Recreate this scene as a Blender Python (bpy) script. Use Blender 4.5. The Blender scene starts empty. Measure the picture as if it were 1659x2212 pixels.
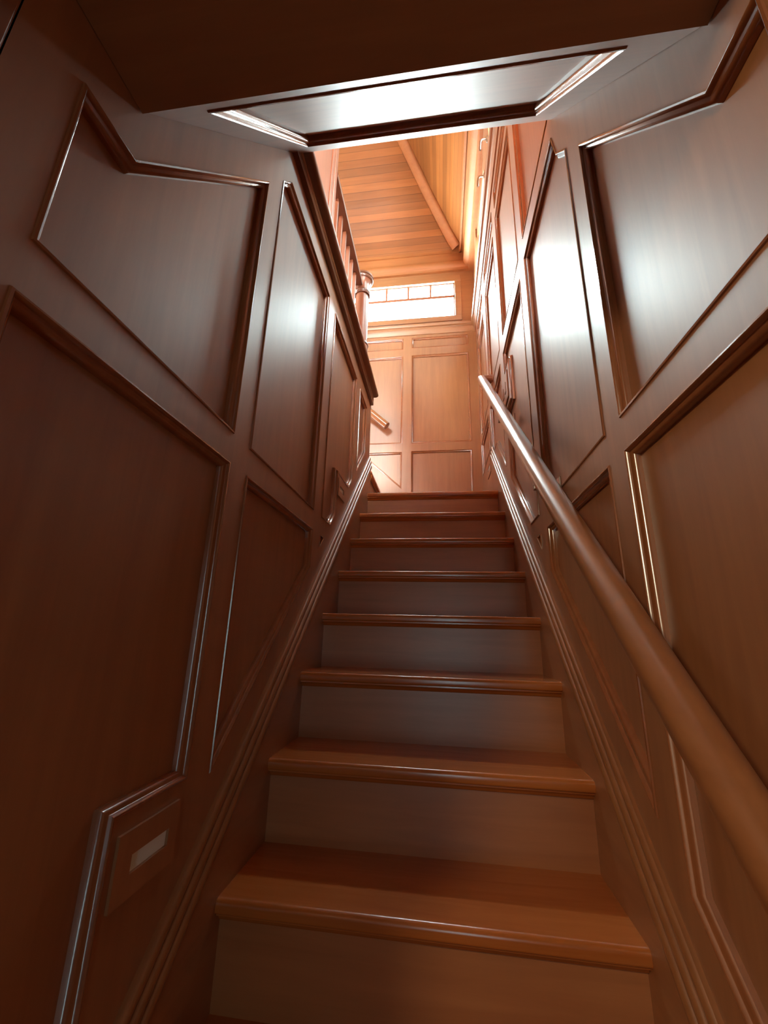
import bpy, bmesh, math
from mathutils import Vector, Matrix
from mathutils.geometry import tessellate_polygon

S = bpy.context.scene
COL = S.collection
V = Vector

# ------------------------------------------------------------------ helpers
def tag(o, label=None, cat=None, group=None, kind=None):
    if label: o['label'] = label
    if cat: o['category'] = cat
    if group: o['group'] = group
    if kind: o['kind'] = kind
    return o

def empty(name, loc=(0, 0, 0)):
    o = bpy.data.objects.new(name, None)
    o.empty_display_size = 0.1
    COL.objects.link(o)
    o.location = loc
    return o

def R4(a0, a1, b0, b1): return [(a0, b0), (a1, b0), (a1, b1), (a0, b1)]

class MB:
    """collects shapes of ONE mesh object"""
    def __init__(self):
        self.bm = bmesh.new()
    def verts(self, pts):
        return [self.bm.verts.new(p) for p in pts]
    def face(self, vs):
        try:
            return self.bm.faces.new(vs)
        except ValueError:
            return None
    def box(self, a, b, bevel=0.0):
        x0, y0, z0 = [min(a[i], b[i]) for i in range(3)]
        x1, y1, z1 = [max(a[i], b[i]) for i in range(3)]
        v = self.verts([(x0, y0, z0), (x1, y0, z0), (x1, y1, z0), (x0, y1, z0),
                        (x0, y0, z1), (x1, y0, z1), (x1, y1, z1), (x0, y1, z1)])
        fs = [self.face([v[i] for i in q]) for q in
              ((0, 3, 2, 1), (4, 5, 6, 7), (0, 1, 5, 4), (1, 2, 6, 5), (2, 3, 7, 6), (3, 0, 4, 7))]
        if bevel:
            es = list({e for f in fs for e in f.edges})
            bmesh.ops.bevel(self.bm, geom=es, offset=bevel, segments=2, profile=0.5, affect='EDGES')
        return self
    def prism(self, sec0, sec1, caps=True):
        """two matching closed sections joined by side faces"""
        a = self.verts(sec0); b = self.verts(sec1)
        n = len(a)
        for i in range(n):
            self.face([a[i], a[(i + 1) % n], b[(i + 1) % n], b[i]])
        if caps:
            self.face(a[::-1]); self.face(b)
        return self
    def sweep(self, secs, caps=True):
        rings = [self.verts(s) for s in secs]
        n = len(rings[0])
        for r, q in zip(rings, rings[1:]):
            for i in range(n):
                self.face([r[i], r[(i + 1) % n], q[(i + 1) % n], q[i]])
        if caps:
            self.face(rings[0][::-1]); self.face(rings[-1])
        return self
    def lathe(self, prof, c, n=28):
        """profile of (radius, z) turned about a vertical axis at c=(x,y)"""
        rings = []
        for r, z in prof:
            rings.append([self.bm.verts.new((c[0] + r * math.cos(2 * math.pi * k / n),
                                             c[1] + r * math.sin(2 * math.pi * k / n), z)) for k in range(n)])
        for r, q in zip(rings, rings[1:]):
            for i in range(n):
                self.face([r[i], r[(i + 1) % n], q[(i + 1) % n], q[i]])
        self.face(rings[0][::-1]); self.face(rings[-1])
        return self
    def holed(self, outer, holes, mp, w):
        """flat polygon with holes, at depth w of the mapping"""
        loops = [[V((a, b, 0)) for a, b in outer]] + [[V((a, b, 0)) for a, b in h] for h in holes]
        flat = [p for l in loops for p in l]
        vs = self.verts([mp(p.x, p.y, w) for p in flat])
        for t in tessellate_polygon(loops):
            self.face([vs[i] for i in t])
        return self
    def edge_band(self, poly, mp, w0, w1):
        a = self.verts([mp(p[0], p[1], w0) for p in poly]); b = self.verts([mp(p[0], p[1], w1) for p in poly])
        n = len(a)
        for i in range(n):
            self.face([a[i], a[(i + 1) % n], b[(i + 1) % n], b[i]])
        return self
    def build(self, name, m, parent=None, smooth=None):
        bmesh.ops.remove_doubles(self.bm, verts=self.bm.verts, dist=1e-6)
        bmesh.ops.recalc_face_normals(self.bm, faces=self.bm.faces)
        p = parent
        while p is not None:                      # shapes are laid out in room coordinates; store them relative to their thing
            bmesh.ops.translate(self.bm, verts=self.bm.verts, vec=-p.location)
            p = p.parent
        me = bpy.data.meshes.new(name)
        self.bm.to_mesh(me); self.bm.free()
        me.materials.append(m)
        if smooth:
            for p in me.polygons: p.use_smooth = True
            me.set_sharp_from_angle(angle=math.radians(smooth))
        o = bpy.data.objects.new(name, me)
        COL.objects.link(o)
        if parent is not None:
            o.parent = parent
        return o

def area2(p):
    return sum(p[i][0] * p[(i + 1) % len(p)][1] - p[(i + 1) % len(p)][0] * p[i][1] for i in range(len(p)))

def inset(poly, d):
    """mitred inward offset of a 2-D polygon"""
    n = len(poly)
    sgn = 1 if area2(poly) > 0 else -1
    out = []
    for i in range(n):
        p0, p1, p2 = V(poly[i - 1]), V(poly[i]), V(poly[(i + 1) % n])
        e1 = (p1 - p0).normalized(); e2 = (p2 - p1).normalized()
        n1 = V((-e1.y, e1.x)) * sgn; n2 = V((-e2.y, e2.x)) * sgn
        den = 1 + n1.dot(n2)
        q = p1 + (n1 + n2) * (d / max(den, 0.15))
        out.append((q.x, q.y))
    return out

# ------------------------------------------------------------------ materials
def wood(name, c1, c2, axis='Z', rough=0.36, grain=1.0, coat=1.0, spec=0.5):
    m = bpy.data.materials.new(name); m.use_nodes = True
    nt = m.node_tree; N = nt.nodes; L = nt.links
    b = N['Principled BSDF']
    tc = N.new('ShaderNodeTexCoord'); mp = N.new('ShaderNodeMapping')
    sc = {'X': (1.2, 16, 16), 'Y': (16, 1.2, 16), 'Z': (16, 16, 1.2)}[axis]
    mp.inputs['Scale'].default_value = [s * grain for s in sc]
    L.new(tc.outputs['Object'], mp.inputs['Vector'])
    n1 = N.new('ShaderNodeTexNoise'); n1.inputs['Scale'].default_value = 1.6
    n1.inputs['Detail'].default_value = 6; n1.inputs['Roughness'].default_value = 0.62
    n1.inputs['Distortion'].default_value = 0.6
    L.new(mp.outputs['Vector'], n1.inputs['Vector'])
    n2 = N.new('ShaderNodeTexNoise'); n2.inputs['Scale'].default_value = 2.2
    n2.inputs['Detail'].default_value = 2
    L.new(tc.outputs['Object'], n2.inputs['Vector'])
    mx = N.new('ShaderNodeMath'); mx.operation = 'MULTIPLY_ADD'
    mx.inputs[1].default_value = 0.6
    L.new(n1.outputs['Fac'], mx.inputs[0])
    m2 = N.new('ShaderNodeMath'); m2.operation = 'MULTIPLY'; m2.inputs[1].default_value = 0.4
    L.new(n2.outputs['Fac'], m2.inputs[0]); L.new(m2.outputs[0], mx.inputs[2])
    r = N.new('ShaderNodeValToRGB')
    r.color_ramp.elements[0].position = 0.36; r.color_ramp.elements[0].color = (*c2, 1)
    r.color_ramp.elements[1].position = 0.64; r.color_ramp.elements[1].color = (*c1, 1)
    L.new(mx.outputs[0], r.inputs['Fac']); L.new(r.outputs['Color'], b.inputs['Base Color'])
    b.inputs['Roughness'].default_value = rough
    b.inputs['Specular IOR Level'].default_value = spec
    b.inputs['Coat Weight'].default_value = coat; b.inputs['Coat Roughness'].default_value = rough; b.inputs['Coat IOR'].default_value = 1.55
    bp = N.new('ShaderNodeBump'); bp.inputs['Strength'].default_value = 0.05; bp.inputs['Distance'].default_value = 0.002
    L.new(n1.outputs['Fac'], bp.inputs['Height']); L.new(bp.outputs['Normal'], b.inputs['Normal'])
    return m

def plain(name, c, rough=0.4, metal=0.0):
    m = bpy.data.materials.new(name); m.use_nodes = True
    b = m.node_tree.nodes['Principled BSDF']
    b.inputs['Base Color'].default_value = (*c, 1)
    b.inputs['Roughness'].default_value = rough; b.inputs['Metallic'].default_value = metal
    nt = m.node_tree
    n = nt.nodes.new('ShaderNodeTexNoise'); n.inputs['Scale'].default_value = 60
    bp = nt.nodes.new('ShaderNodeBump'); bp.inputs['Strength'].default_value = 0.03
    nt.links.new(n.outputs['Fac'], bp.inputs['Height']); nt.links.new(bp.outputs['Normal'], b.inputs['Normal'])
    return m

def boards(name, axis, pitch, c1, c2, along='X', rough=0.4, coat=0.0, spec=0.25):
    """board-to-board colour variation with gap shade painted as a thin dark line, boards counted along `axis` (object space)"""
    m = wood(name, c1, c2, along, rough, 0.8, coat=coat, spec=spec)
    nt = m.node_tree; N = nt.nodes; L = nt.links; b = N['Principled BSDF']
    tc = [n for n in N if n.type == 'TEX_COORD'][0]
    sp = N.new('ShaderNodeSeparateXYZ'); L.new(tc.outputs['Object'], sp.inputs[0])
    d = N.new('ShaderNodeMath'); d.operation = 'DIVIDE'; d.inputs[1].default_value = pitch
    L.new(sp.outputs[axis], d.inputs[0])
    fl = N.new('ShaderNodeMath'); fl.operation = 'FLOOR'; L.new(d.outputs[0], fl.inputs[0])
    wn = N.new('ShaderNodeTexWhiteNoise'); wn.noise_dimensions = '1D'; L.new(fl.outputs[0], wn.inputs['W'])
    mr = N.new('ShaderNodeMapRange'); mr.inputs['To Min'].default_value = 0.74; mr.inputs['To Max'].default_value = 1.14
    L.new(wn.outputs['Value'], mr.inputs['Value'])
    fr = N.new('ShaderNodeMath'); fr.operation = 'FRACT'; L.new(d.outputs[0], fr.inputs[0])
    gt = N.new('ShaderNodeMath'); gt.operation = 'GREATER_THAN'; gt.inputs[1].default_value = 0.07; L.new(fr.outputs[0], gt.inputs[0])
    g2 = N.new('ShaderNodeMapRange'); g2.inputs['To Min'].default_value = 0.6; L.new(gt.outputs[0], g2.inputs['Value'])  # shade of the board gaps painted into the colour, no groove cut
    pm = N.new('ShaderNodeMath'); pm.operation = 'MULTIPLY'; L.new(mr.outputs['Result'], pm.inputs[0]); L.new(g2.outputs['Result'], pm.inputs[1])
    ramp = [n for n in N if n.type == 'VALTORGB'][0]
    vm = N.new('ShaderNodeVectorMath'); vm.operation = 'SCALE'
    L.new(ramp.outputs['Color'], vm.inputs[0]); L.new(pm.outputs[0], vm.inputs['Scale'])
    L.new(vm.outputs['Vector'], b.inputs['Base Color'])
    return m

C1, C2 = (0.36, 0.140, 0.046), (0.27, 0.095, 0.029)
M_V = wood('mahogany_vertical', C1, C2, 'Z', 0.48)
M_Y = wood('mahogany_along', C1, C2, 'Y', 0.46)
M_X = wood('mahogany_across', C1, C2, 'X', 0.46)
M_SOFFIT = wood('soffit_veneer', C1, C2, 'X', 0.5)
M_MOULD = wood('mahogany_moulding', (0.33, 0.11, 0.040), (0.25, 0.075, 0.026), 'Z', 0.2)
M_TREAD = wood('stair_tread_wood', (0.50, 0.150, 0.032), (0.39, 0.102, 0.019), 'X', 0.22, coat=0.35)
M_RISER = wood('stair_riser_wood', (0.43, 0.160, 0.054), (0.33, 0.112, 0.034), 'X', 0.36, coat=0.55)
M_RAIL = wood('handrail_wood', (0.32, 0.118, 0.040), (0.25, 0.085, 0.027), 'Y', 0.28)
M_PINK = wood('balustrade_wood', (0.36, 0.125, 0.060), (0.29, 0.092, 0.042), 'Z', 0.36, coat=0.5)
M_DARKM = wood('dark_wood_and_shade', (0.20, 0.070, 0.032), (0.15, 0.048, 0.022), 'Y', 0.30)  # dark wood trim; on the left fascia and nosing it paints underside shade
M_ROOFX = boards('cedar_boards_across', 'Y', 0.040, (0.32, 0.096, 0.020), (0.25, 0.070, 0.013), 'X', 0.5)
M_ROOFY = boards('cedar_boards_along', 'X', 0.034, (0.30, 0.100, 0.025), (0.24, 0.074, 0.017), 'Y', 0.5)
M_BEAM = wood('cedar_beam', (0.38, 0.125, 0.034), (0.30, 0.092, 0.024), 'X', 0.6, coat=0.0)
M_FLOOR = boards('upper_floor_boards', 'X', 0.09, (0.33, 0.12, 0.045), (0.25, 0.085, 0.03), 'Y', 0.3, coat=0.8, spec=0.5)
M_HALL = wood('hall_wall_wood', (0.30, 0.115, 0.050), (0.24, 0.085, 0.036), 'Z', 0.45)
M_METAL = plain('brushed_nickel', (0.75, 0.72, 0.66), 0.28, 1.0)
M_STEEL = plain('step_light_lens', (0.78, 0.92, 0.92), 0.4, 0.0)
M_DARKFLOOR = plain('bounce_cut_floor', (0.03, 0.022, 0.018), 0.95)  # hall floor kept near black to cut light bounced onto the header
M_SLOT = plain('dark_slot', (0.02, 0.015, 0.012), 0.6)

def glass(name='window_glass', tint=(0.97, 0.99, 0.98, 1)):
    m = bpy.data.materials.new(name); m.use_nodes = True
    nt = m.node_tree; N = nt.nodes; L = nt.links
    for n in list(N): N.remove(n)
    o = N.new('ShaderNodeOutputMaterial'); t = N.new('ShaderNodeBsdfTransparent'); g = N.new('ShaderNodeBsdfGlossy')
    g.inputs['Roughness'].default_value = 0.02
    mx = N.new('ShaderNodeMixShader'); mx.inputs[0].default_value = 0.06
    t.inputs['Color'].default_value = tint
    L.new(t.outputs[0], mx.inputs[1]); L.new(g.outputs[0], mx.inputs[2]); L.new(mx.outputs[0], o.inputs[0])
    return m
M_GLASS = glass()
M_GLASS_MID = glass('casement_dimmer_glass', (0.50, 0.54, 0.54, 1))  # glass colour darkened to weaken daylight through the right casements
M_GLASS_DIM = glass('hall_dimmer_glass', (0.24, 0.265, 0.27, 1))  # glass colour darkened to weaken the lower hall window's daylight

# ------------------------------------------------------------------ dimensions
XL, XR, YB = -0.4815, 0.478, 2.81          # side wall faces, end wall face
RUN, RISE = 0.241, 0.222
SL = RISE / RUN                             # pitch of the stair
Z_LAND, Z_UP, Z_HALL = 7 * RISE, 2.442, -5 * RISE
Y_JAMB = -0.82                              # where the stairwell opens into the hall below
rkL = lambda y: SL * y + 0.333
rkR = lambda y: SL * y + 0.322

mapL = lambda a, b, w: (XL - w, a, b)
mapR = lambda a, b, w: (XR + w, a, b)
mapB = lambda a, b, w: (a, YB + w, b)

PROFILE = [(-0.003, 0.0), (-0.002, -0.003), (0.0015, -0.004), (0.004, -0.002), (0.005, 0.003),
           (0.006, 0.0045), (0.010, 0.0065), (0.0140, 0.0100), (0.0155, 0.016), (0.0160, 0.0245)]
FIELD_W = 0.0235

def panelled(parent, outer, panels, mp, thick=0.09, frame_m=M_V, field_m=M_V, name='frame', holes=()):
    """panelled wainscot: one frame mesh, and for each panel a recessed field with a mitred moulding"""
    b = MB()
    hol = [p for p, *_ in panels] + list(holes)
    b.holed(outer, hol, mp, 0.0)
    b.edge_band(outer, mp, 0.0, thick)
    for h in hol:
        b.edge_band(h, mp, 0.0, 0.026)
    for h in holes:
        b.edge_band(h, mp, 0.026, thick)
    b.holed(outer, list(holes), mp, thick)
    b.build(name, frame_m, parent)
    for p, *k in panels:
        k = k[0] if k else 1.0
        f = MB().holed(inset(p, 0.004 * k), [], mp, FIELD_W).build('panel', field_m, parent)
        mb = MB()
        rings = [mb.verts([mp(x, y, w) for x, y in inset(p, u * k)]) for u, w in PROFILE]
        n = len(p)
        for r, q in zip(rings, rings[1:]):
            for i in range(n):
                mb.face([r[i], r[(i + 1) % n], q[(i + 1) % n], q[i]])
        mb.build('panel_moulding', M_MOULD, f, smooth=50)

def structure(name, label, cat):
    return tag(empty(name), label, cat, kind='structure')

# ------------------------------------------------------------------ left wall of the stairwell
wl = structure('wall_left', 'panelled mahogany wall along the left side of the stair, topped by a moulding with underside shade in its colour', 'wall')
L_PANELS = [
    ([(-0.725, 1.091), (-0.163, 1.091), (-0.163, 1.988), (-0.617, 1.399), (-0.725, 1.399)],),
    ([(-0.73, 1.004), (-0.73, -0.339), (-0.365, -0.003), (-0.365, 0.290), (-0.163, 0.290), (-0.163, 1.004)],),
    ([(-0.064, 1.091), (0.552, 1.091), (0.552, 2.215), (0.000, 2.215), (-0.064, 2.132)],),
    ([(-0.062, 1.004), (-0.062, rkL(-0.062)), (0.556, rkL(0.556)), (0.556, 1.004)],),
    ([(0.675, 1.091), (0.823, 1.091), (0.910, 1.171), (0.910, 1.410), (1.169, 1.410), (1.262, 1.495), (1.262, 2.215), (0.675, 2.215)],),
    ([(0.672, 1.004), (0.672, rkL(0.672)), (0.727, 1.004)], 0.35),
    ([(1.385, rkL(1.385)), (1.640, rkL(1.640)), (1.640, 2.215), (1.385, 2.215)],),
]
panelled(wl, [(Y_JAMB, -1.3), (1.80, -1.3), (1.80, 2.34), (Y_JAMB, 2.34)], L_PANELS, mapL)
# fascia under the upper floor edge
b = MB()
b.box((XL - 0.06, -0.05, 2.34), (-0.46, 1.815, 2.372))
b.build('fascia_moulding', M_DARKM, wl)
b = MB()
b.box((XL - 0.06, -0.05, 2.372), (-0.458, 1.805, 2.40))
b.build('fascia_board', M_Y, wl)
b = MB()
ns = [(-0.60, 2.400), (-0.436, 2.400), (-0.424, 2.406), (-0.419, 2.420), (-0.424, 2.434), (-0.436, 2.442), (-0.60, 2.442)]
b.prism([(x, -0.05, z) for x, z in ns], [(x, 1.80, z) for x, z in ns])
b.build('floor_nosing', M_DARKM, wl, smooth=50)
b = MB()
b.box((XL - 0.088, 1.8005, -0.2), (XL + 0.002, 1.818, 2.338))
b.build('corner_board', M_V, wl)

# ------------------------------------------------------------------ right wall
wr = structure('wall_right', 'tall panelled mahogany wall along the right side of the stair, behind the handrail', 'wall')
R_PANELS = [
    ([(-0.70, 1.091), (-0.162, 1.091), (-0.162, 1.982), (-0.595, 1.412), (-0.70, 1.412)],),
    ([(-0.73, 1.004), (-0.73, rkR(-0.73)), (-0.162, rkR(-0.162)), (-0.162, 1.004)],),
    ([(-0.065, 1.091), (0.552, 1.091), (0.552, 2.340), (0.045, 2.340), (0.012, 2.215), (-0.065, 2.115)],),
    ([(-0.068, 1.004), (-0.068, rkR(-0.068)), (0.555, rkR(0.555)), (0.555, 1.004)],),
    ([(0.675, 1.091), (0.835, 1.091), (1.262, rkR(1.262)), (1.262, 1.925), (1.115, 1.925), (1.115, 2.190), (1.262, 2.190), (1.262, 2.340), (0.675, 2.340)],),
    ([(0.672, 1.004), (0.672, rkR(0.672)), (0.738, 1.004)], 0.4),
    ([(1.400, rkR(1.400)), (1.760, 1.943), (1.980, 1.943), (1.980, 2.358), (1.400, 2.358)],),
    ([(2.12, 2.060), (2.72, 2.060), (2.72, 2.385), (2.12, 2.385)],),
]
for y0, y1 in ((-0.06, 0.549), (0.675, 1.236), (1.385, 1.950), (2.105, 2.66)):
    R_PANELS.append(([(y0, 2.466), (y1, 2.466), (y1, 3.455), (y0, 3.455)],))
    R_PANELS.append(([(y0, 3.555), (y1, 3.555), (y1, 3.700), (y0, 3.700)],))
panelled(wr, [(Y_JAMB, -1.3), (YB + 0.09, -1.3), (YB + 0.09, 3.82), (Y_JAMB, 3.82)], R_PANELS, mapR)
# boarded upper part of the right wall above the ledge
RW = [(0.46, 1.21), (1.53, 2.30)]         # casements above the ledge
RZ0, RZ1 = 3.985, 4.52
b = MB()
out = [(-1.6, 3.82), (YB + 0.09, 3.82), (YB + 0.09, 5.2), (-1.6, 5.2)]
hol = [[(a, RZ0), (c, RZ0), (c, RZ1), (a, RZ1)] for a, c in RW]
b.holed(out, hol, mapR, 0.0); b.holed(out, hol, mapR, 0.11); b.edge_band(out, mapR, 0, 0.11)
for h in hol: b.edge_band(h, mapR, 0, 0.11)
b.build('upper_boarding', M_V, wr)
rwin = structure('window_4', 'row of casement windows above the ledge of the right wall', 'window')
for (a, c), (a2, c2) in zip(RW, RW[1:]):
    MB().box((XR - 0.016, c - 0.005, 3.92), (XR + 0.004, a2 + 0.005, 4.64), 0.003).build('mullion_post', M_V, rwin)
MB().box((XR - 0.016, 2.295, 3.92), (XR + 0.004, 2.42, 4.64), 0.003).build('mullion_post', M_V, rwin)
MB().box((XR - 0.016, 0.34, 3.92), (XR + 0.004, 0.465, 4.64), 0.003).build('mullion_post', M_V, rwin)
for a, c in RW:
    b = MB()
    for q in ((a, c, RZ0 - 0.001, RZ0 + 0.03), (a, c, RZ1 - 0.03, RZ1 + 0.001), (a, a + 0.03, RZ0 + 0.03, RZ1 - 0.03), (c - 0.03, c, RZ0 + 0.03, RZ1 - 0.03)):
        b.box((XR + 0.06, q[0], q[2]), (XR + 0.10, q[1], q[3]))
    sa = b.build('sash', M_V, rwin)
    MB().box((XR + 0.085, a + 0.02, RZ0 + 0.02), (XR + 0.088, c - 0.02, RZ1 - 0.02)).build('pane', M_GLASS_MID, sa)

def ledge_profile(z0=3.80):
    return [(0.0, z0), (0.010, z0), (0.014, z0 + 0.020), (0.024, z0 + 0.050), (0.030, z0 + 0.055), (0.030, z0 + 0.075),
            (0.044, z0 + 0.080), (0.052, z0 + 0.095), (0.050, z0 + 0.112), (0.042, z0 + 0.120), (0.0, z0 + 0.120)]
LP = ledge_profile()
b = MB()
rings = [[(XR - u, -0.6, z) for u, z in LP], [(XR - u, YB - u, z) for u, z in LP]]
b.sweep(rings)
b.build('trim_1', M_Y, None, smooth=40)
tag(bpy.data.objects['trim_1'], 'moulded ledge running along the right wall above its panels', 'trim', kind='structure')
b = MB()
b.sweep([[(XR - u, YB - u, z) for u, z in LP], [(-2.6, YB - u, z) for u, z in LP]])
tag(b.build('trim_2', M_X, None, smooth=40), 'moulded window ledge across the end wall below the long window', 'trim', kind='structure')

# ------------------------------------------------------------------ end wall with the long window
wb = structure('wall_back', 'panelled orange wood wall at the head of the stair below the window', 'wall')
B_PANELS = [
    ([(-0.225, 1.66), (0.387, 1.66), (0.387, 2.382), (-0.225, 2.382)],),
    ([(-0.225, 2.478), (0.387, 2.478), (0.387, 3.535), (-0.225, 3.535)],),
    ([(-0.225, 3.635), (0.387, 3.635), (0.387, 3.765), (-0.225, 3.765)],),
    ([(-0.325, 2.377), (-0.760, 2.377), (-0.325, 1.980)],),
    ([(-0.325, 2.478), (-0.325, 3.528), (-0.940, 3.528), (-0.940, 2.54), (-0.872, 2.478)],),
    ([(-0.325, 3.625), (-0.325, 3.762), (-0.940, 3.762), (-0.940, 3.625)],),
    ([(-1.04, 2.70), (-1.04, 3.528), (-1.62, 3.528), (-1.62, 3.22)],),
    ([(-1.04, 3.625), (-1.04, 3.762), (-1.62, 3.762), (-1.62, 3.625)],),
]
panelled(wb, [(-2.6, 1.2), (XR, 1.2), (XR, 3.82), (-2.6, 3.82)], B_PANELS, mapB)
WX0, WX1, WZ0, WZ1 = -1.06, 0.262, 4.022, 4.498
b = MB()
out = [(-2.6, 3.82), (XR + 0.005, 3.82), (XR + 0.005, 5.0), (-2.6, 5.0)]
hole = [(WX0, WZ0), (WX1, WZ0), (WX1, WZ1), (WX0, WZ1)]
b.holed(out, [hole], mapB, 0.0); b.holed(out, [hole], mapB, 0.09)
b.edge_band(out, mapB, 0, 0.09); b.edge_band(hole, mapB, 0, 0.09)
b.build('window_surround', M_X, wb)

win = structure('window_1', 'long bright window with four small panes over one wide pane', 'window')
b = MB()
for z0, z1 in ((3.955, WZ0), (WZ1, 4.585)):
    b.box((WX0 - 0.072, YB - 0.016, z0), (WX1 + 0.072, YB + 0.004, z1), 0.003)
for x0, x1 in ((WX0 - 0.072, WX0), (WX1, WX1 + 0.072)):
    b.box((x0, YB - 0.0155, WZ0), (x1, YB + 0.0035, WZ1), 0.003)
b.build('window_casing', M_X, win)
b = MB()
ZR0, ZR1 = 4.300, 4.334
b.box((WX0 - 0.002, YB + 0.018, WZ0 - 0.002), (WX1 + 0.002, YB + 0.05, WZ0 + 0.012))
b.box((WX0 - 0.002, YB + 0.018, WZ1 - 0.010), (WX1 + 0.002, YB + 0.05, WZ1 + 0.002))
b.box((WX0 - 0.002, YB + 0.018, WZ0), (WX0 + 0.012, YB + 0.05, WZ1))
b.box((WX1 - 0.012, YB + 0.018, WZ0), (WX1 + 0.002, YB + 0.05, WZ1))
b.box((WX0, YB + 0.018, ZR0), (WX1, YB + 0.05, ZR1))
b.build('sash', M_PINK, win)
for x in (-0.79, -0.531, -0.274, -0.014):
    MB().box((x - 0.011, YB + 0.019, ZR1), (x + 0.011, YB + 0.049, WZ1 - 0.008)).build('muntin', M_PINK, win)
MB().box((WX0 + 0.01, YB + 0.033, WZ0 + 0.01), (WX1 - 0.01, YB + 0.036, ZR0)).build('pane', M_GLASS, win)
xs = [WX0 + 0.01, -0.79, -0.531, -0.274, -0.014, WX1 - 0.01]
for a, c in zip(xs, xs[1:]):
    MB().box((a + 0.008, YB + 0.033, ZR1), (c - 0.008, YB + 0.036, WZ1 - 0.009)).build('pane', M_GLASS, win)

# crown beam under the roof, on the end wall and turning along the right wall
cp = [(0.0, 4.640), (0.030, 4.640), (0.036, 4.662), (0.050, 4.672), (0.064, 4.690), (0.072, 4.715), (0.066, 4.740), (0.054, 4.756),
      (0.050, 4.768), (0.060, 4.800), (0.060, 4.860), (0.0, 4.860)]
tag(MB().sweep([[(-2.6, YB - u, z) for u, z in cp], [(XR - u * 1.6, YB - u, z) for u, z in cp]]).build('trim_3', M_BEAM, None, smooth=40),
    'rounded crown beam across the end wall above the window', 'trim', kind='structure')
tag(MB().sweep([[(XR - u * 1.6, YB - u, z) for u, z in cp], [(XR - u * 1.6, -1.5, z) for u, z in cp]]).build('trim_4', M_BEAM, None, smooth=40),
    'crown beam running along the top of the right wall', 'trim', kind='structure')

# ------------------------------------------------------------------ roof: two boarded slopes meeting at a hip rafter
T = 1.5
ZE, XE, YE = 4.865, 0.345, 2.76
ZT = 6.7
dz = (ZT - ZE) / T
roof = structure('ceiling_roof', 'sloping orange boarded ceiling over the upper landing', 'ceiling')
def slab(pts, name, m, up=0.06):
    b = MB()
    lo = [V(p) for p in pts]; hi = [p + V((0, 0, up)) for p in lo]
    b.prism(lo, hi)
    return b.build(name, m, roof)
RP = [(-0.13, 4.74), (0.0, ZE), (0.12, 5.01), (0.34, 5.345), (0.62, 5.83), (1.15, 6.80)]     # the roof flares at its foot: (run, height)
ba, bc = MB(), MB()
for (s0_, z0_), (s1_, z1_) in zip(RP, RP[1:]):
    for b, q in ((ba, [(-2.7, YE - s0_, z0_), (XE - s0_, YE - s0_, z0_), (XE - s1_, YE - s1_, z1_), (-2.7, YE - s1_, z1_)]),
                 (bc, [(XE - s0_, YE - s0_, z0_), (XE - s0_, -1.6, z0_), (XE - s1_, -1.6, z1_), (XE - s1_, YE - s1_, z1_)])):
        lo = b.verts(q); hi = b.verts([(x, y, z + 0.06) for x, y, z in q])
        b.face(lo); b.face(hi[::-1])
        b.face([lo[0], lo[3], hi[3], hi[0]]); b.face([lo[1], lo[2], hi[2], hi[1]])
ba.build('sloped_boarding', M_ROOFX, roof); bc.build('side_boarding', M_ROOFY, roof)
xi, yi, ZT = XE - RP[-1][0], YE - RP[-1][0], RP[-1][1]
slab([(-2.7, yi + 0.02, ZT), (xi + 0.02, yi + 0.02, ZT), (xi + 0.02, -1.6, ZT), (-2.7, -1.6, ZT)], 'flat_boarding', M_ROOFX)
# hip rafter (rounded underside) hanging below the meeting line
pts = [V((XE - s_, YE - s_, z_)) for s_, z_ in RP[1:]]
pts[0] = pts[0].lerp(pts[1], 0.35)
side = V((1, -1, 0)).normalized()
hp = [(-0.058, -0.02), (-0.058, 0.044), (-0.050, 0.058), (-0.034, 0.066), (0.034, 0.066), (0.050, 0.058), (0.058, 0.044), (0.058, -0.02)]
secs = []
for i, p in enumerate(pts):
    d = (pts[min(i + 1, len(pts) - 1)] - pts[max(i - 1, 0)]).normalized()
    nn = side.cross(d).normalized()
    if nn.z > 0: nn = -nn
    secs.append([p + side * u + nn * v for u, v in hp])
tag(MB().sweep(secs).build('trim_5', M_BEAM, None, smooth=40), 'diagonal hip rafter climbing across the boarded ceiling', 'trim', kind='structure')
b = MB()
b.box((-2.6, YE - 0.024, ZE - 0.010), (XE - 0.003, YE - 0.003, ZE + 0.030)); b.box((XE - 0.024, -1.5, ZE - 0.010), (XE - 0.003, YE - 0.003, ZE + 0.030))
tag(b.build('trim_6', M_BEAM, None), 'thin bead along the foot of the boarded ceiling', 'trim', kind='structure')

# ------------------------------------------------------------------ low ceiling: header and sloping panelled soffit
Y0, ZC = -0.63, 1.507
Y1, ZS = 0.015, 2.392
LS = math.hypot(Y1 - Y0, ZS - ZC)
sv = V((0, (Y1 - Y0) / LS, (ZS - ZC) / LS)); sn = V((0, sv.z, -sv.y))
mapS = lambda a, s, w: tuple(V((a, Y0, ZC)) + sv * s - sn * w)
sof = structure('ceiling_soffit', 'sloping panelled soffit overhead, shining with window light', 'ceiling')
panelled(sof, [(XL + 0.001, 0), (XR - 0.001, 0), (XR - 0.001, LS), (XL + 0.001, LS)],
         [([(-0.385, 0.085), (0.385, 0.085), (0.385, LS * 0.80), (-0.385, LS * 0.80)],)], mapS, thick=0.05, frame_m=M_SOFFIT, field_m=M_SOFFIT)
b = MB()
lip = [(Y1 - 0.02, ZS - 0.02 * (ZS - ZC) / (Y1 - Y0) + 0.002), (Y1 + 0.002, ZS + 0.003), (Y1 + 0.005, ZS + 0.012), (Y1 + 0.004, ZS + 0.05), (Y1 - 0.02, ZS + 0.05)]
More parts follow.
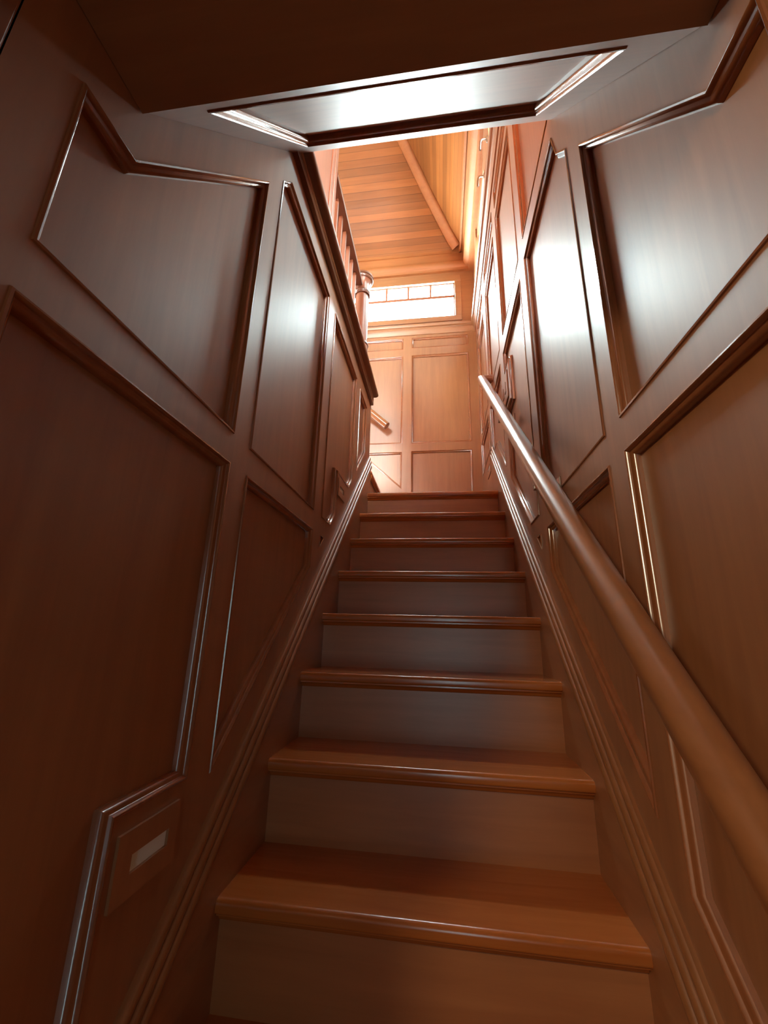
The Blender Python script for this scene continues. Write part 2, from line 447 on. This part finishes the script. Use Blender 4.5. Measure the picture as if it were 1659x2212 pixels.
b.prism([(XL + 0.001, y, z) for y, z in lip], [(XR - 0.001, y, z) for y, z in lip])
b.build('soffit_lip', M_SOFFIT, sof, smooth=50)
hd = structure('ceiling_header', 'dark low header beam overhead where the stair opens from the hall', 'ceiling')
b = MB()
b.box((XL + 0.001, Y_JAMB + 0.012, ZC), (XR - 0.001, Y0 + 0.004, 2.38))
b.build('header_board', M_X, hd)

# upper floors
fu = structure('floor_upper', 'wood floor of the upper hall at the head of the stairs', 'floor')
MB().box((-2.6, -1.5, 2.40), (XR - 0.001, 0.014, Z_UP)).build('floor_boards', M_FLOOR, fu)
MB().box((-2.6, 0.014, 2.401), (XL - 0.121, 1.80, Z_UP)).build('floor_boards', M_FLOOR, fu)
fl = structure('floor_landing', 'small wood landing at the top of the flight', 'floor')
MB().box((XL - 0.02, 7 * RUN + 0.20, Z_LAND - 0.03), (XR - 0.001, YB - 0.001, Z_LAND)).build('landing_boards', M_FLOOR, fl)

# upper hall enclosure (stub wall beside the balustrade, far side walls)
us = structure('wall_upper', 'pinkish wood wall end with a corner board beside the balustrade', 'wall')
MB().box((-0.67, -1.5, Z_UP), (-0.55, 0.66, 6.7)).build('wall_face', M_PINK, us)
b = MB()
b.box((-0.68, 0.655, Z_UP), (-0.538, 0.705, 6.7), 0.006)
b.box((-0.68, 0.61, Z_UP), (-0.542, 0.656, 6.7), 0.004)
b.build('corner_board', M_PINK, us)
uh = structure('wall_hall_upper', 'plain wood walls closing the upper hall', 'wall')
mapN = lambda a, z, w: (a, -1.5 - w, z)
out = R4(-2.7, XR + 0.09, 2.40, 6.75); W4 = R4(-1.7, -0.8, 3.5, 4.6)
b = MB(); b.holed(out, [W4], mapN, 0); b.holed(out, [W4], mapN, 0.1); b.edge_band(out, mapN, 0, 0.1); b.edge_band(W4, mapN, 0, 0.1)
b.build('wall_face', M_PINK, uh)
w5 = structure('added_window_5', 'unseen window added in the upper hall to light the end wall', 'window')  # added out of view to brighten the end wall and roof
b = MB()
for (a0, a1, z0, z1) in ((-1.7, -0.8, 3.5, 3.55), (-1.7, -0.8, 4.55, 4.6), (-1.7, -1.65, 3.55, 4.55), (-0.85, -0.8, 3.55, 4.55)):
    b.box((a0, -1.56, z0), (a1, -1.52, z1))
b.build('sash', M_PINK, w5)
MB().box((-1.67, -1.542, 3.53), (-0.83, -1.538, 4.57)).build('pane', M_GLASS, w5)
# far left wall with an unseen side window added for fill daylight
b = MB()
mapW = lambda a, z, w: (-2.6 - w, a, z)
out = [(-1.6, 1.2), (YB + 0.09, 1.2), (YB + 0.09, 6.75), (-1.6, 6.75)]
W2 = [(0.9, 3.75), (1.4, 3.75), (1.4, 4.25), (0.9, 4.25)]
b.holed(out, [W2], mapW, 0); b.holed(out, [W2], mapW, 0.1); b.edge_band(out, mapW, 0, 0.1); b.edge_band(W2, mapW, 0, 0.1)
b.build('wall_side', M_PINK, uh)
w2 = structure('added_window_2', 'unseen side window added to light the upper hall', 'window')
b = MB()
for (y0, y1, z0, z1) in ((0.9, 1.4, 3.75, 3.79), (0.9, 1.4, 4.21, 4.25), (0.9, 0.94, 3.79, 4.21), (1.36, 1.4, 3.79, 4.21)):
    b.box((-2.66, y0, z0), (-2.62, y1, z1))
b.build('sash', M_PINK, w2)
MB().box((-2.643, 0.92, 3.77), (-2.640, 1.38, 4.23)).build('pane', M_GLASS, w2)

# ------------------------------------------------------------------ the flight of stairs
st = tag(empty('staircase', (0, -5 * RUN, Z_HALL)), 'straight wooden flight of stairs climbing between panelled walls', 'staircase')
SX = 0.4612
def tread_prof(y, z, back):
    t = 0.030
    r = 0.012
    arc = [(y + r - r * math.sin(a), z - r + r * math.cos(a)) for a in [math.pi / 2 * k / 6 for k in range(6, -1, -1)]]
    low = [(y + 0.006 - 0.006 * math.sin(a), z - t + 0.006 - 0.006 * math.cos(a)) for a in (0, 0.5, 1.05, 1.57)]
    return [(y + back, z - t), (y + 0.012, z - t)] + low + arc + [(y + r + 0.006, z), (y + back, z)]
def scotia_prof(y, z):
    z -= 0.030
    yr = y + 0.030
    return [(yr, z), (yr - 0.021, z), (yr - 0.021, z - 0.005), (yr - 0.014, z - 0.008), (yr - 0.008, z - 0.014), (yr - 0.006, z - 0.019), (yr - 0.002, z - 0.021), (yr, z - 0.021)]
for i in range(-4, 8):
    y, z = i * RUN, i * RISE
    tp = tread_prof(y, z, RUN + 0.03 if i < 7 else 0.21)
    sx = SX if i > -4 else SX
    tr = MB().prism([(-SX, a, c) for a, c in tp], [(SX, a, c) for a, c in tp]).build('tread', M_TREAD, st, smooth=50)
    sp = scotia_prof(y, z)
    MB().prism([(-SX, a, c) for a, c in sp], [(SX, a, c) for a, c in sp]).build('scotia_moulding', M_TREAD, tr, smooth=60)
    MB().box((-SX, y + 0.030, z - RISE), (SX, y + 0.050, z - 0.030)).build('riser', M_RISER, st)

def baseboard(side, rk_cap):
    sg = -1 if side == 'left' else 1
    xw = XL if side == 'left' else XR
    xi_ = sg * 0.460
    name = 'baseboard_' + side
    root = structure(name, 'raking skirting board with a triple-lined cap along the %s wall of the stair' % side, 'skirting board')
    y0, y1 = -1.0, 1.795 if side == 'left' else 1.93
    y0 = Y_JAMB + 0.01
    c0, c1 = rk_cap
    lo = [(y0, SL * y0 - 0.40), (y1, SL * y1 - 0.40), (y1, SL * y1 + c0 + 0.01), (y0, SL * y0 + c0 + 0.01)]
    xw2 = xw
    MB().prism([(xi_, a, c) for a, c in lo], [(xw2, a, c) for a, c in lo]).build('skirt_board', M_Y, root)
    # cap profile: (distance out from the wall, height c above the nosing line)
    pr = [(0.0, c0)]
    for k, uu in enumerate((0.021, 0.016, 0.010)):
        cc = c0 + 0.016 + k * 0.033
        pr += [(uu, cc - 0.0155)] + [(uu + 0.009 * math.sin(a), cc - 0.0145 * math.cos(a)) for a in (0.4, 0.95, 1.57, 2.2, 2.75)] + [(uu, cc + 0.0155)]
    pr += [(0.005, c1 + 0.004), (0.0, c1 + 0.004)]
    s0 = [(xw - sg * u, y0, SL * y0 + c) for u, c in pr]; s1 = [(xw - sg * u, y1, SL * y1 + c) for u, c in pr]
    MB().prism(s0, s1).build('cap_moulding', M_RAIL, root, smooth=35)
    return root
baseboard('left', (0.128, 0.222))
bbr = baseboard('right', (0.120, 0.212))
# level skirting on the landing
MB().box((XR - 0.018, 1.93, Z_LAND), (XR, YB, Z_LAND + 0.26), 0.003).build('level_skirt', M_Y, bbr)

# ------------------------------------------------------------------ right-hand handrail
def rail_prof(w=0.034, h=0.031):
    p = [(-w * 0.62, -h), (-w * 0.66, -h * 0.55), (-w * 0.86, -h * 0.40)]
    for k in range(9):
        a = math.pi * (1 - k / 8)
        p.append((w * math.cos(a), -h * 0.12 + h * 1.12 * max(0.0, math.sin(a)) ** 0.9))
    p += [(w * 0.86, -h * 0.40), (w * 0.66, -h * 0.55), (w * 0.62, -h)]
    return p
hr = tag(empty('handrail', (0.400, 0.5, SL * 0.5 + 0.857)), 'rounded wooden handrail sloping up along the right panelled wall', 'handrail')
sd = V((0, RUN, RISE)).normalized(); sn2 = V((0, -RISE, RUN)).normalized(); ex = V((1, 0, 0))
rp = rail_prof()
XC, ZR = 0.400, 0.857
ctr = lambda y: V((XC, y, SL * y + ZR))
pe = ctr(1.800)
MB().sweep([[ctr(-0.78) + ex * u + sn2 * v for u, v in rp], [pe + ex * u + sn2 * v - sd * u for u, v in rp]]).build('rail', M_RAIL, hr, smooth=50)
MB().sweep([[pe + ex * u + sn2 * v - sd * u for u, v in rp], [V((XR - 0.0005, 0, 0)) + V((0, pe.y, pe.z)) + sn2 * v - sd * u for u, v in rp]]).build('wall_return', M_RAIL, hr, smooth=50)
for y in (0.35, 1.05):
    c = ctr(y)
    b = MB()
    b.box((XC - 0.012, y - 0.012, c.z - 0.075), (XC + 0.012, y + 0.012, c.z - 0.030), 0.003)
    b.box((XC - 0.012, y - 0.010, c.z - 0.090), (XR - 0.004, y + 0.010, c.z - 0.072), 0.003)
    b.box((XR - 0.008, y - 0.028, c.z - 0.110), (XR - 0.0005, y + 0.028, c.z - 0.050), 0.002)
    b.build('bracket', M_DARKM, hr)

# second handrail, on the end wall for the flight that turns left
h2 = tag(empty('handrail', (-0.60, YB - 0.075, 2.86)), 'short handrail end rising left across the panelled end wall', 'handrail')
kd = V((-RUN, 0, RISE)).normalized(); kn = V((RISE, 0, RUN)).normalized(); ey = V((0, 1, 0))
q0 = V((-0.475, YB - 0.075, 2.645)); q1 = q0 + kd * 1.5
rp2 = rail_prof(0.041, 0.038)
MB().sweep([[q0 + ey * u + kn * v for u, v in rp2], [q1 + ey * u + kn * v for u, v in rp2]]).build('rail', M_RAIL, h2, smooth=50)
for s in (0.35, 1.15):
    c = q0 + kd * s
    b = MB()
    b.box((c.x - 0.012, YB - 0.085, c.z - 0.085), (c.x + 0.012, YB - 0.065, c.z - 0.030), 0.003)
    b.box((c.x - 0.010, YB - 0.085, c.z - 0.095), (c.x + 0.010, YB - 0.0005, c.z - 0.078), 0.003)
    b.build('bracket', M_DARKM, h2)

# flight turning left from the landing
s2 = tag(empty('staircase', (-0.44, 2.3, Z_LAND)), 'short upper flight turning left from the landing to the upper hall', 'staircase')
for i in range(1, 5):
    x = -0.455 - (i - 1) * RUN; z = Z_LAND + i * RISE
    tp = [(-a, c) for a, c in tread_prof(0, z, RUN + 0.03 if i < 4 else 0.9)]
    MB().prism([(x + a, 1.822, c) for a, c in tp], [(x + a, YB - 0.014, c) for a, c in tp]).build('tread', M_TREAD, s2, smooth=50)
    MB().box((x - 0.030, 1.822, z - RISE), (x - 0.050, YB - 0.014, z - 0.03)).build('riser', M_DARKM, s2)
b = MB()
lo = [(-0.44, Z_LAND), (-0.44, Z_LAND + 0.29), (-1.5, Z_LAND + 0.29 + 1.06 * SL), (-1.5, Z_LAND + 1.06 * SL - 0.2), (-0.62, Z_LAND)]
b.prism([(a, YB - 0.014, c) for a, c in lo], [(a, YB - 0.0005, c) for a, c in lo])
b.build('skirt_board', M_X, s2)

# ------------------------------------------------------------------ newel post and balustrade on the upper floor edge
NX, NY = -0.548, 1.60
nw = tag(empty('newel_post', (NX, NY, Z_UP)), 'round turned newel post with a moulded cap at the end of the balustrade', 'newel post')
def turned(name, prof, m):
    MB().lathe(prof, (NX, NY)).build(name, m, nw, smooth=40)
turned('base', [(0.0618, Z_UP), (0.0618, 2.735)], M_PINK)
turned('base_ring', [(0.0580, 2.735), (0.0655, 2.738), (0.0679, 2.748), (0.0630, 2.758), (0.0568, 2.762)], M_DARKM)
turned('shaft', [(0.0550, 2.762), (0.0543, 2.95), (0.0525, 3.215)], M_PINK)
turned('neck_ring', [(0.0543, 3.215), (0.0630, 3.218), (0.0655, 3.228), (0.0605, 3.238), (0.0642, 3.246), (0.0618, 3.256), (0.0556, 3.259)], M_DARKM)
turned('capital', [(0.0562, 3.259), (0.0574, 3.31), (0.0618, 3.335), (0.0729, 3.356)], M_PINK)
turned('cap', [(0.0741, 3.356), (0.0827, 3.364), (0.0852, 3.375), (0.0790, 3.382), (0.0865, 3.388), (0.0852, 3.405), (0.0741, 3.413)], M_DARKM)

bl = tag(empty('balustrade', (-0.58, 1.1, Z_UP)), 'balustrade of square balusters along the upper floor edge at left', 'balustrade')
rp3 = [(-0.040, 0.0), (-0.043, 0.020), (-0.036, 0.046), (-0.018, 0.058), (0.018, 0.058), (0.036, 0.046), (0.043, 0.020), (0.040, 0.0)]
ZT3, BX = 3.270, -0.576
MB().sweep([[(BX + u, 0.706, ZT3 + v) for u, v in rp3], [(BX + u, NY - 0.0660, ZT3 + v) for u, v in rp3]]).build('top_rail', M_DARKM, bl, smooth=40)
MB().box((BX - 0.026, 0.706, Z_UP), (BX + 0.026, NY - 0.064, Z_UP + 0.028)).build('shoe_rail', M_PINK, bl)
bal = None
for k in range(7):
    y = 0.735 + 0.114 * k
    if bal is None:
        bal = MB().box((BX - 0.013, y - 0.013, Z_UP + 0.027), (BX + 0.011, y + 0.011, ZT3 + 0.004), 0.002).build('baluster', M_PINK, bl)
    else:
        o = bal.copy(); COL.objects.link(o); o.parent = bl; o.location.y += 0.114 * k

# ------------------------------------------------------------------ small fittings on the walls
def step_light(mp, poly, slot, label):
    a = sum(p[0] for p in poly) / 4; c = sum(p[1] for p in poly) / 4
    e = tag(empty('step_light', mp(a, c, 0)), label, 'step light', 'step lights low in the stair walls')
    b = MB(); b.holed(poly, [slot], mp, -0.006); b.edge_band(poly, mp, -0.006, -0.0002); b.edge_band(slot, mp, -0.006, -0.0002)
    b.build('cover_plate', M_V, e)
    s2_ = inset(slot, 0.0005)
    b = MB(); b.holed(s2_, [], mp, -0.0012); b.edge_band(s2_, mp, -0.0012, -0.0002)
    b.build('lens', M_STEEL, e)
    return e
step_light(mapL, R4(-0.345, -0.178, 0.150, 0.256), R4(-0.307, -0.206, 0.187, 0.216), 'step light with a pale slot low on the left wall by the lower steps')
step_light(mapL, R4(0.935, 1.085, 1.285, 1.385), R4(0.965, 1.055, 1.320, 1.348), 'small step light in the left wall near the upper steps')
step_light(mapR, R4(2.13, 2.32, 1.87, 2.02), R4(2.16, 2.29, 1.92, 1.955), 'small step light low on the right wall at the landing')

sw = tag(empty('switch_plate', mapR(1.26, 2.055, 0)), 'wooden switch plate set in a notch of the right wall panelling above the handrail', 'light switch')
MB().box((XR - 0.008, 1.165, 1.965), (XR - 0.0003, 1.365, 2.155), 0.003).build('cover_plate', M_V, sw)
for y in (1.225, 1.305):
    MB().box((XR - 0.012, y - 0.018, 2.025), (XR - 0.007, y + 0.018, 2.095), 0.002).build('rocker', M_V, sw)

def latch(px, label):
    y, z = px
    e = tag(empty('lever_latch', (XR - 0.016, y, z)), label, 'latch', 'metal lever latches high on the right wall')
    return e
def lever_mesh(c, name, parent, pts, r):
    b = MB(); rings = []
    n = 10
    for i, p in enumerate(pts):
        p = V(p)
        t = (V(pts[min(i + 1, len(pts) - 1)]) - V(pts[max(i - 1, 0)])).normalized()
        u = t.orthogonal().normalized() if i == 0 else (u - t * u.dot(t)).normalized()
        v = t.cross(u)
        rings.append([V(c) + p + (u * math.cos(2 * math.pi * k / n) + v * math.sin(2 * math.pi * k / n)) * r for k in range(n)])
    b.sweep(rings)
    return b.build(name, M_METAL, parent, smooth=60)
for (y, z, lab) in ((1.255, 4.29, 'upper of two metal lever latches high on the right wall'), (1.494, 4.245, 'lower of two metal lever latches high on the right wall')):
    e = latch((y, z), lab)
    c = (XR - 0.0165, y, z)
    b = MB(); prof = [(XR - 0.0165, 0.022), (XR - 0.022, 0.022), (XR - 0.026, 0.016)]
    n = 20
    b.sweep([[(x, y + r * math.cos(2 * math.pi * k / n), z + r * math.sin(2 * math.pi * k / n)) for k in range(n)] for x, r in prof])
    b.build('rose', M_METAL, e, smooth=40)
    lever_mesh(c, 'lever', e, [(-0.008, 0, 0), (-0.030, -0.004, -0.004), (-0.044, -0.006, -0.012), (-0.052, -0.006, -0.030), (-0.056, -0.006, -0.070), (-0.058, -0.004, -0.115)], 0.0075)

# ------------------------------------------------------------------ the hall below, behind the viewpoint
hall = structure('wall_hall', 'dim wood walls of the hall below the stair', 'wall')
HX0, HX1, HY, HZ = -2.4, 1.5, -3.4, 1.95
b = MB()
b.box((HX0, Y_JAMB - 0.0, Z_HALL), (XL - 0.0005, Y_JAMB + 0.09, HZ + 0.1)); b.build('front_wall', M_HALL, hall)
b = MB(); b.box((XR + 0.0005, Y_JAMB, Z_HALL), (HX1, Y_JAMB + 0.09, HZ + 0.1)); b.build('front_wall', M_HALL, hall)
b = MB(); b.box((XL + 0.001, Y_JAMB, ZC), (XR - 0.001, Y_JAMB + 0.012, HZ + 0.1)); b.build('header_face', M_HALL, hall)
b = MB()
b.box((XL - 0.06, Y_JAMB - 0.022, ZC - 0.004), (XR + 0.06, Y_JAMB - 0.0005, ZC + 0.09), 0.004)
b.box((XL - 0.065, Y_JAMB - 0.022, -0.80), (XL + 0.0, Y_JAMB - 0.0005, ZC - 0.004), 0.004)
b.box((XR - 0.0, Y_JAMB - 0.022, -0.80), (XR + 0.065, Y_JAMB - 0.0005, ZC - 0.004), 0.004)
b.build('opening_casing', M_HALL, hall)
MB().box((HX0 - 0.1, HY, Z_HALL), (HX0, Y_JAMB + 0.09, HZ + 0.1)).build('side_wall', M_HALL, hall)
MB().box((HX1, HY, Z_HALL), (HX1 + 0.1, Y_JAMB + 0.09, HZ + 0.1)).build('side_wall', M_HALL, hall)
mapH = lambda a, z, w: (a, HY - w, z)
W3 = R4(0.05, 0.35, -0.50, 1.10)
out = [(HX0 - 0.1, Z_HALL), (HX1 + 0.1, Z_HALL), (HX1 + 0.1, HZ + 0.1), (HX0 - 0.1, HZ + 0.1)]
b = MB(); b.holed(out, [W3], mapH, 0); b.holed(out, [W3], mapH, 0.1); b.edge_band(out, mapH, 0, 0.1); b.edge_band(W3, mapH, 0, 0.1)
b.build('rear_wall', M_HALL, hall)
tag(MB().box((HX0 - 0.1, HY - 0.1, Z_HALL - 0.1), (HX1 + 0.1, -3 * RUN, Z_HALL)).build('floor', M_DARKFLOOR, None), 'floor of the hall below the stair, darkened to cut bounced light', 'floor', kind='structure')
tag(MB().box((HX0 - 0.1, HY - 0.1, HZ), (HX1 + 0.1, Y_JAMB + 0.09, HZ + 0.1)).build('ceiling', M_HALL, None), 'wood ceiling of the hall below the stair', 'ceiling', kind='structure')
w3 = structure('window_3', 'narrow daylight window of the lower hall', 'window')
b = MB()
for (a0, a1, z0, z1) in ((0.05, 0.35, -0.50, -0.47), (0.05, 0.35, 1.07, 1.10), (0.05, 0.075, -0.47, 1.07), (0.325, 0.35, -0.47, 1.07)):
    b.box((a0, HY - 0.06, z0), (a1, HY - 0.02, z1))
b.build('sash', M_HALL, w3)
MB().box((0.065, HY - 0.042, -0.48), (0.335, HY - 0.038, 1.08)).build('pane', M_GLASS_DIM, w3)

# ------------------------------------------------------------------ light
W = bpy.data.worlds.new('sky'); S.world = W; W.use_nodes = True
bg = W.node_tree.nodes['Background']
bg.inputs['Color'].default_value = (0.80, 0.97, 1.0, 1); bg.inputs['Strength'].default_value = 108.0

def portal(name, loc, rot, sx, sy):
    l = bpy.data.lights.new(name, 'AREA'); l.shape = 'RECTANGLE'; l.size = sx; l.size_y = sy
    l.cycles.is_portal = True
    o = bpy.data.objects.new(name, l); COL.objects.link(o); o.location = loc; o.rotation_euler = rot
    return o
R90 = math.pi / 2
portal('window_portal', ((WX0 + WX1) / 2, YB + 0.10, (WZ0 + WZ1) / 2), (-R90, 0, 0), WX1 - WX0, WZ1 - WZ0)
portal('added_side_window_portal', (-2.71, 1.15, 4.0), (0, -R90, 0), 0.5, 0.5)
portal('hall_window_portal', (0.20, HY - 0.11, 0.30), (R90, 0, 0), 0.30, 1.60)
portal('added_upper_window_portal', (-1.25, -1.61, 4.05), (R90, 0, 0), 0.9, 1.1)
for a, c in RW:
    portal('casement_portal', (XR + 0.115, (a + c) / 2, (RZ0 + RZ1) / 2), (0, R90, 0), RZ1 - RZ0, c - a)

lamp = bpy.data.lights.new('hall_lamp', 'POINT'); lamp.energy = 88; lamp.color = (1.0, 0.90, 0.62); lamp.shadow_soft_size = 0.13
lo = bpy.data.objects.new('hall_lamp', lamp); COL.objects.link(lo); lo.location = (-1.28, -2.25, 1.84)

# ------------------------------------------------------------------ camera
yaw, pitch, roll = -0.1400, 0.2818, 0.0257
fwd = V((math.sin(yaw) * math.cos(pitch), math.cos(yaw) * math.cos(pitch), math.sin(pitch)))
rt = V((math.cos(yaw), -math.sin(yaw), 0)); up = rt.cross(fwd)
Rv = rt * math.cos(roll) + up * math.sin(roll); Uv = -rt * math.sin(roll) + up * math.cos(roll)
cam = bpy.data.cameras.new('camera'); cam.sensor_fit = 'HORIZONTAL'; cam.sensor_width = 36.0
cam.lens = 889.0 * 36.0 / 1659.0; cam.clip_start = 0.02
co = bpy.data.objects.new('camera', cam); COL.objects.link(co)
M = Matrix((( Rv.x, Uv.x, -fwd.x, 0.0565), (Rv.y, Uv.y, -fwd.y, -1.0874), (Rv.z, Uv.z, -fwd.z, 0.5957), (0, 0, 0, 1)))
co.matrix_world = M
S.camera = co

S.view_settings.view_transform = 'Standard'; S.view_settings.look = 'None'
S.view_settings.gamma = 1.0; S.view_settings.use_curve_mapping = False
S.view_settings.exposure = 0.0
S.cycles.max_bounces = 12; S.cycles.diffuse_bounces = 8; S.cycles.glossy_bounces = 5; S.cycles.transparent_max_bounces = 8
S.cycles.sample_clamp_indirect = 8.0
S.cycles.caustics_reflective = True
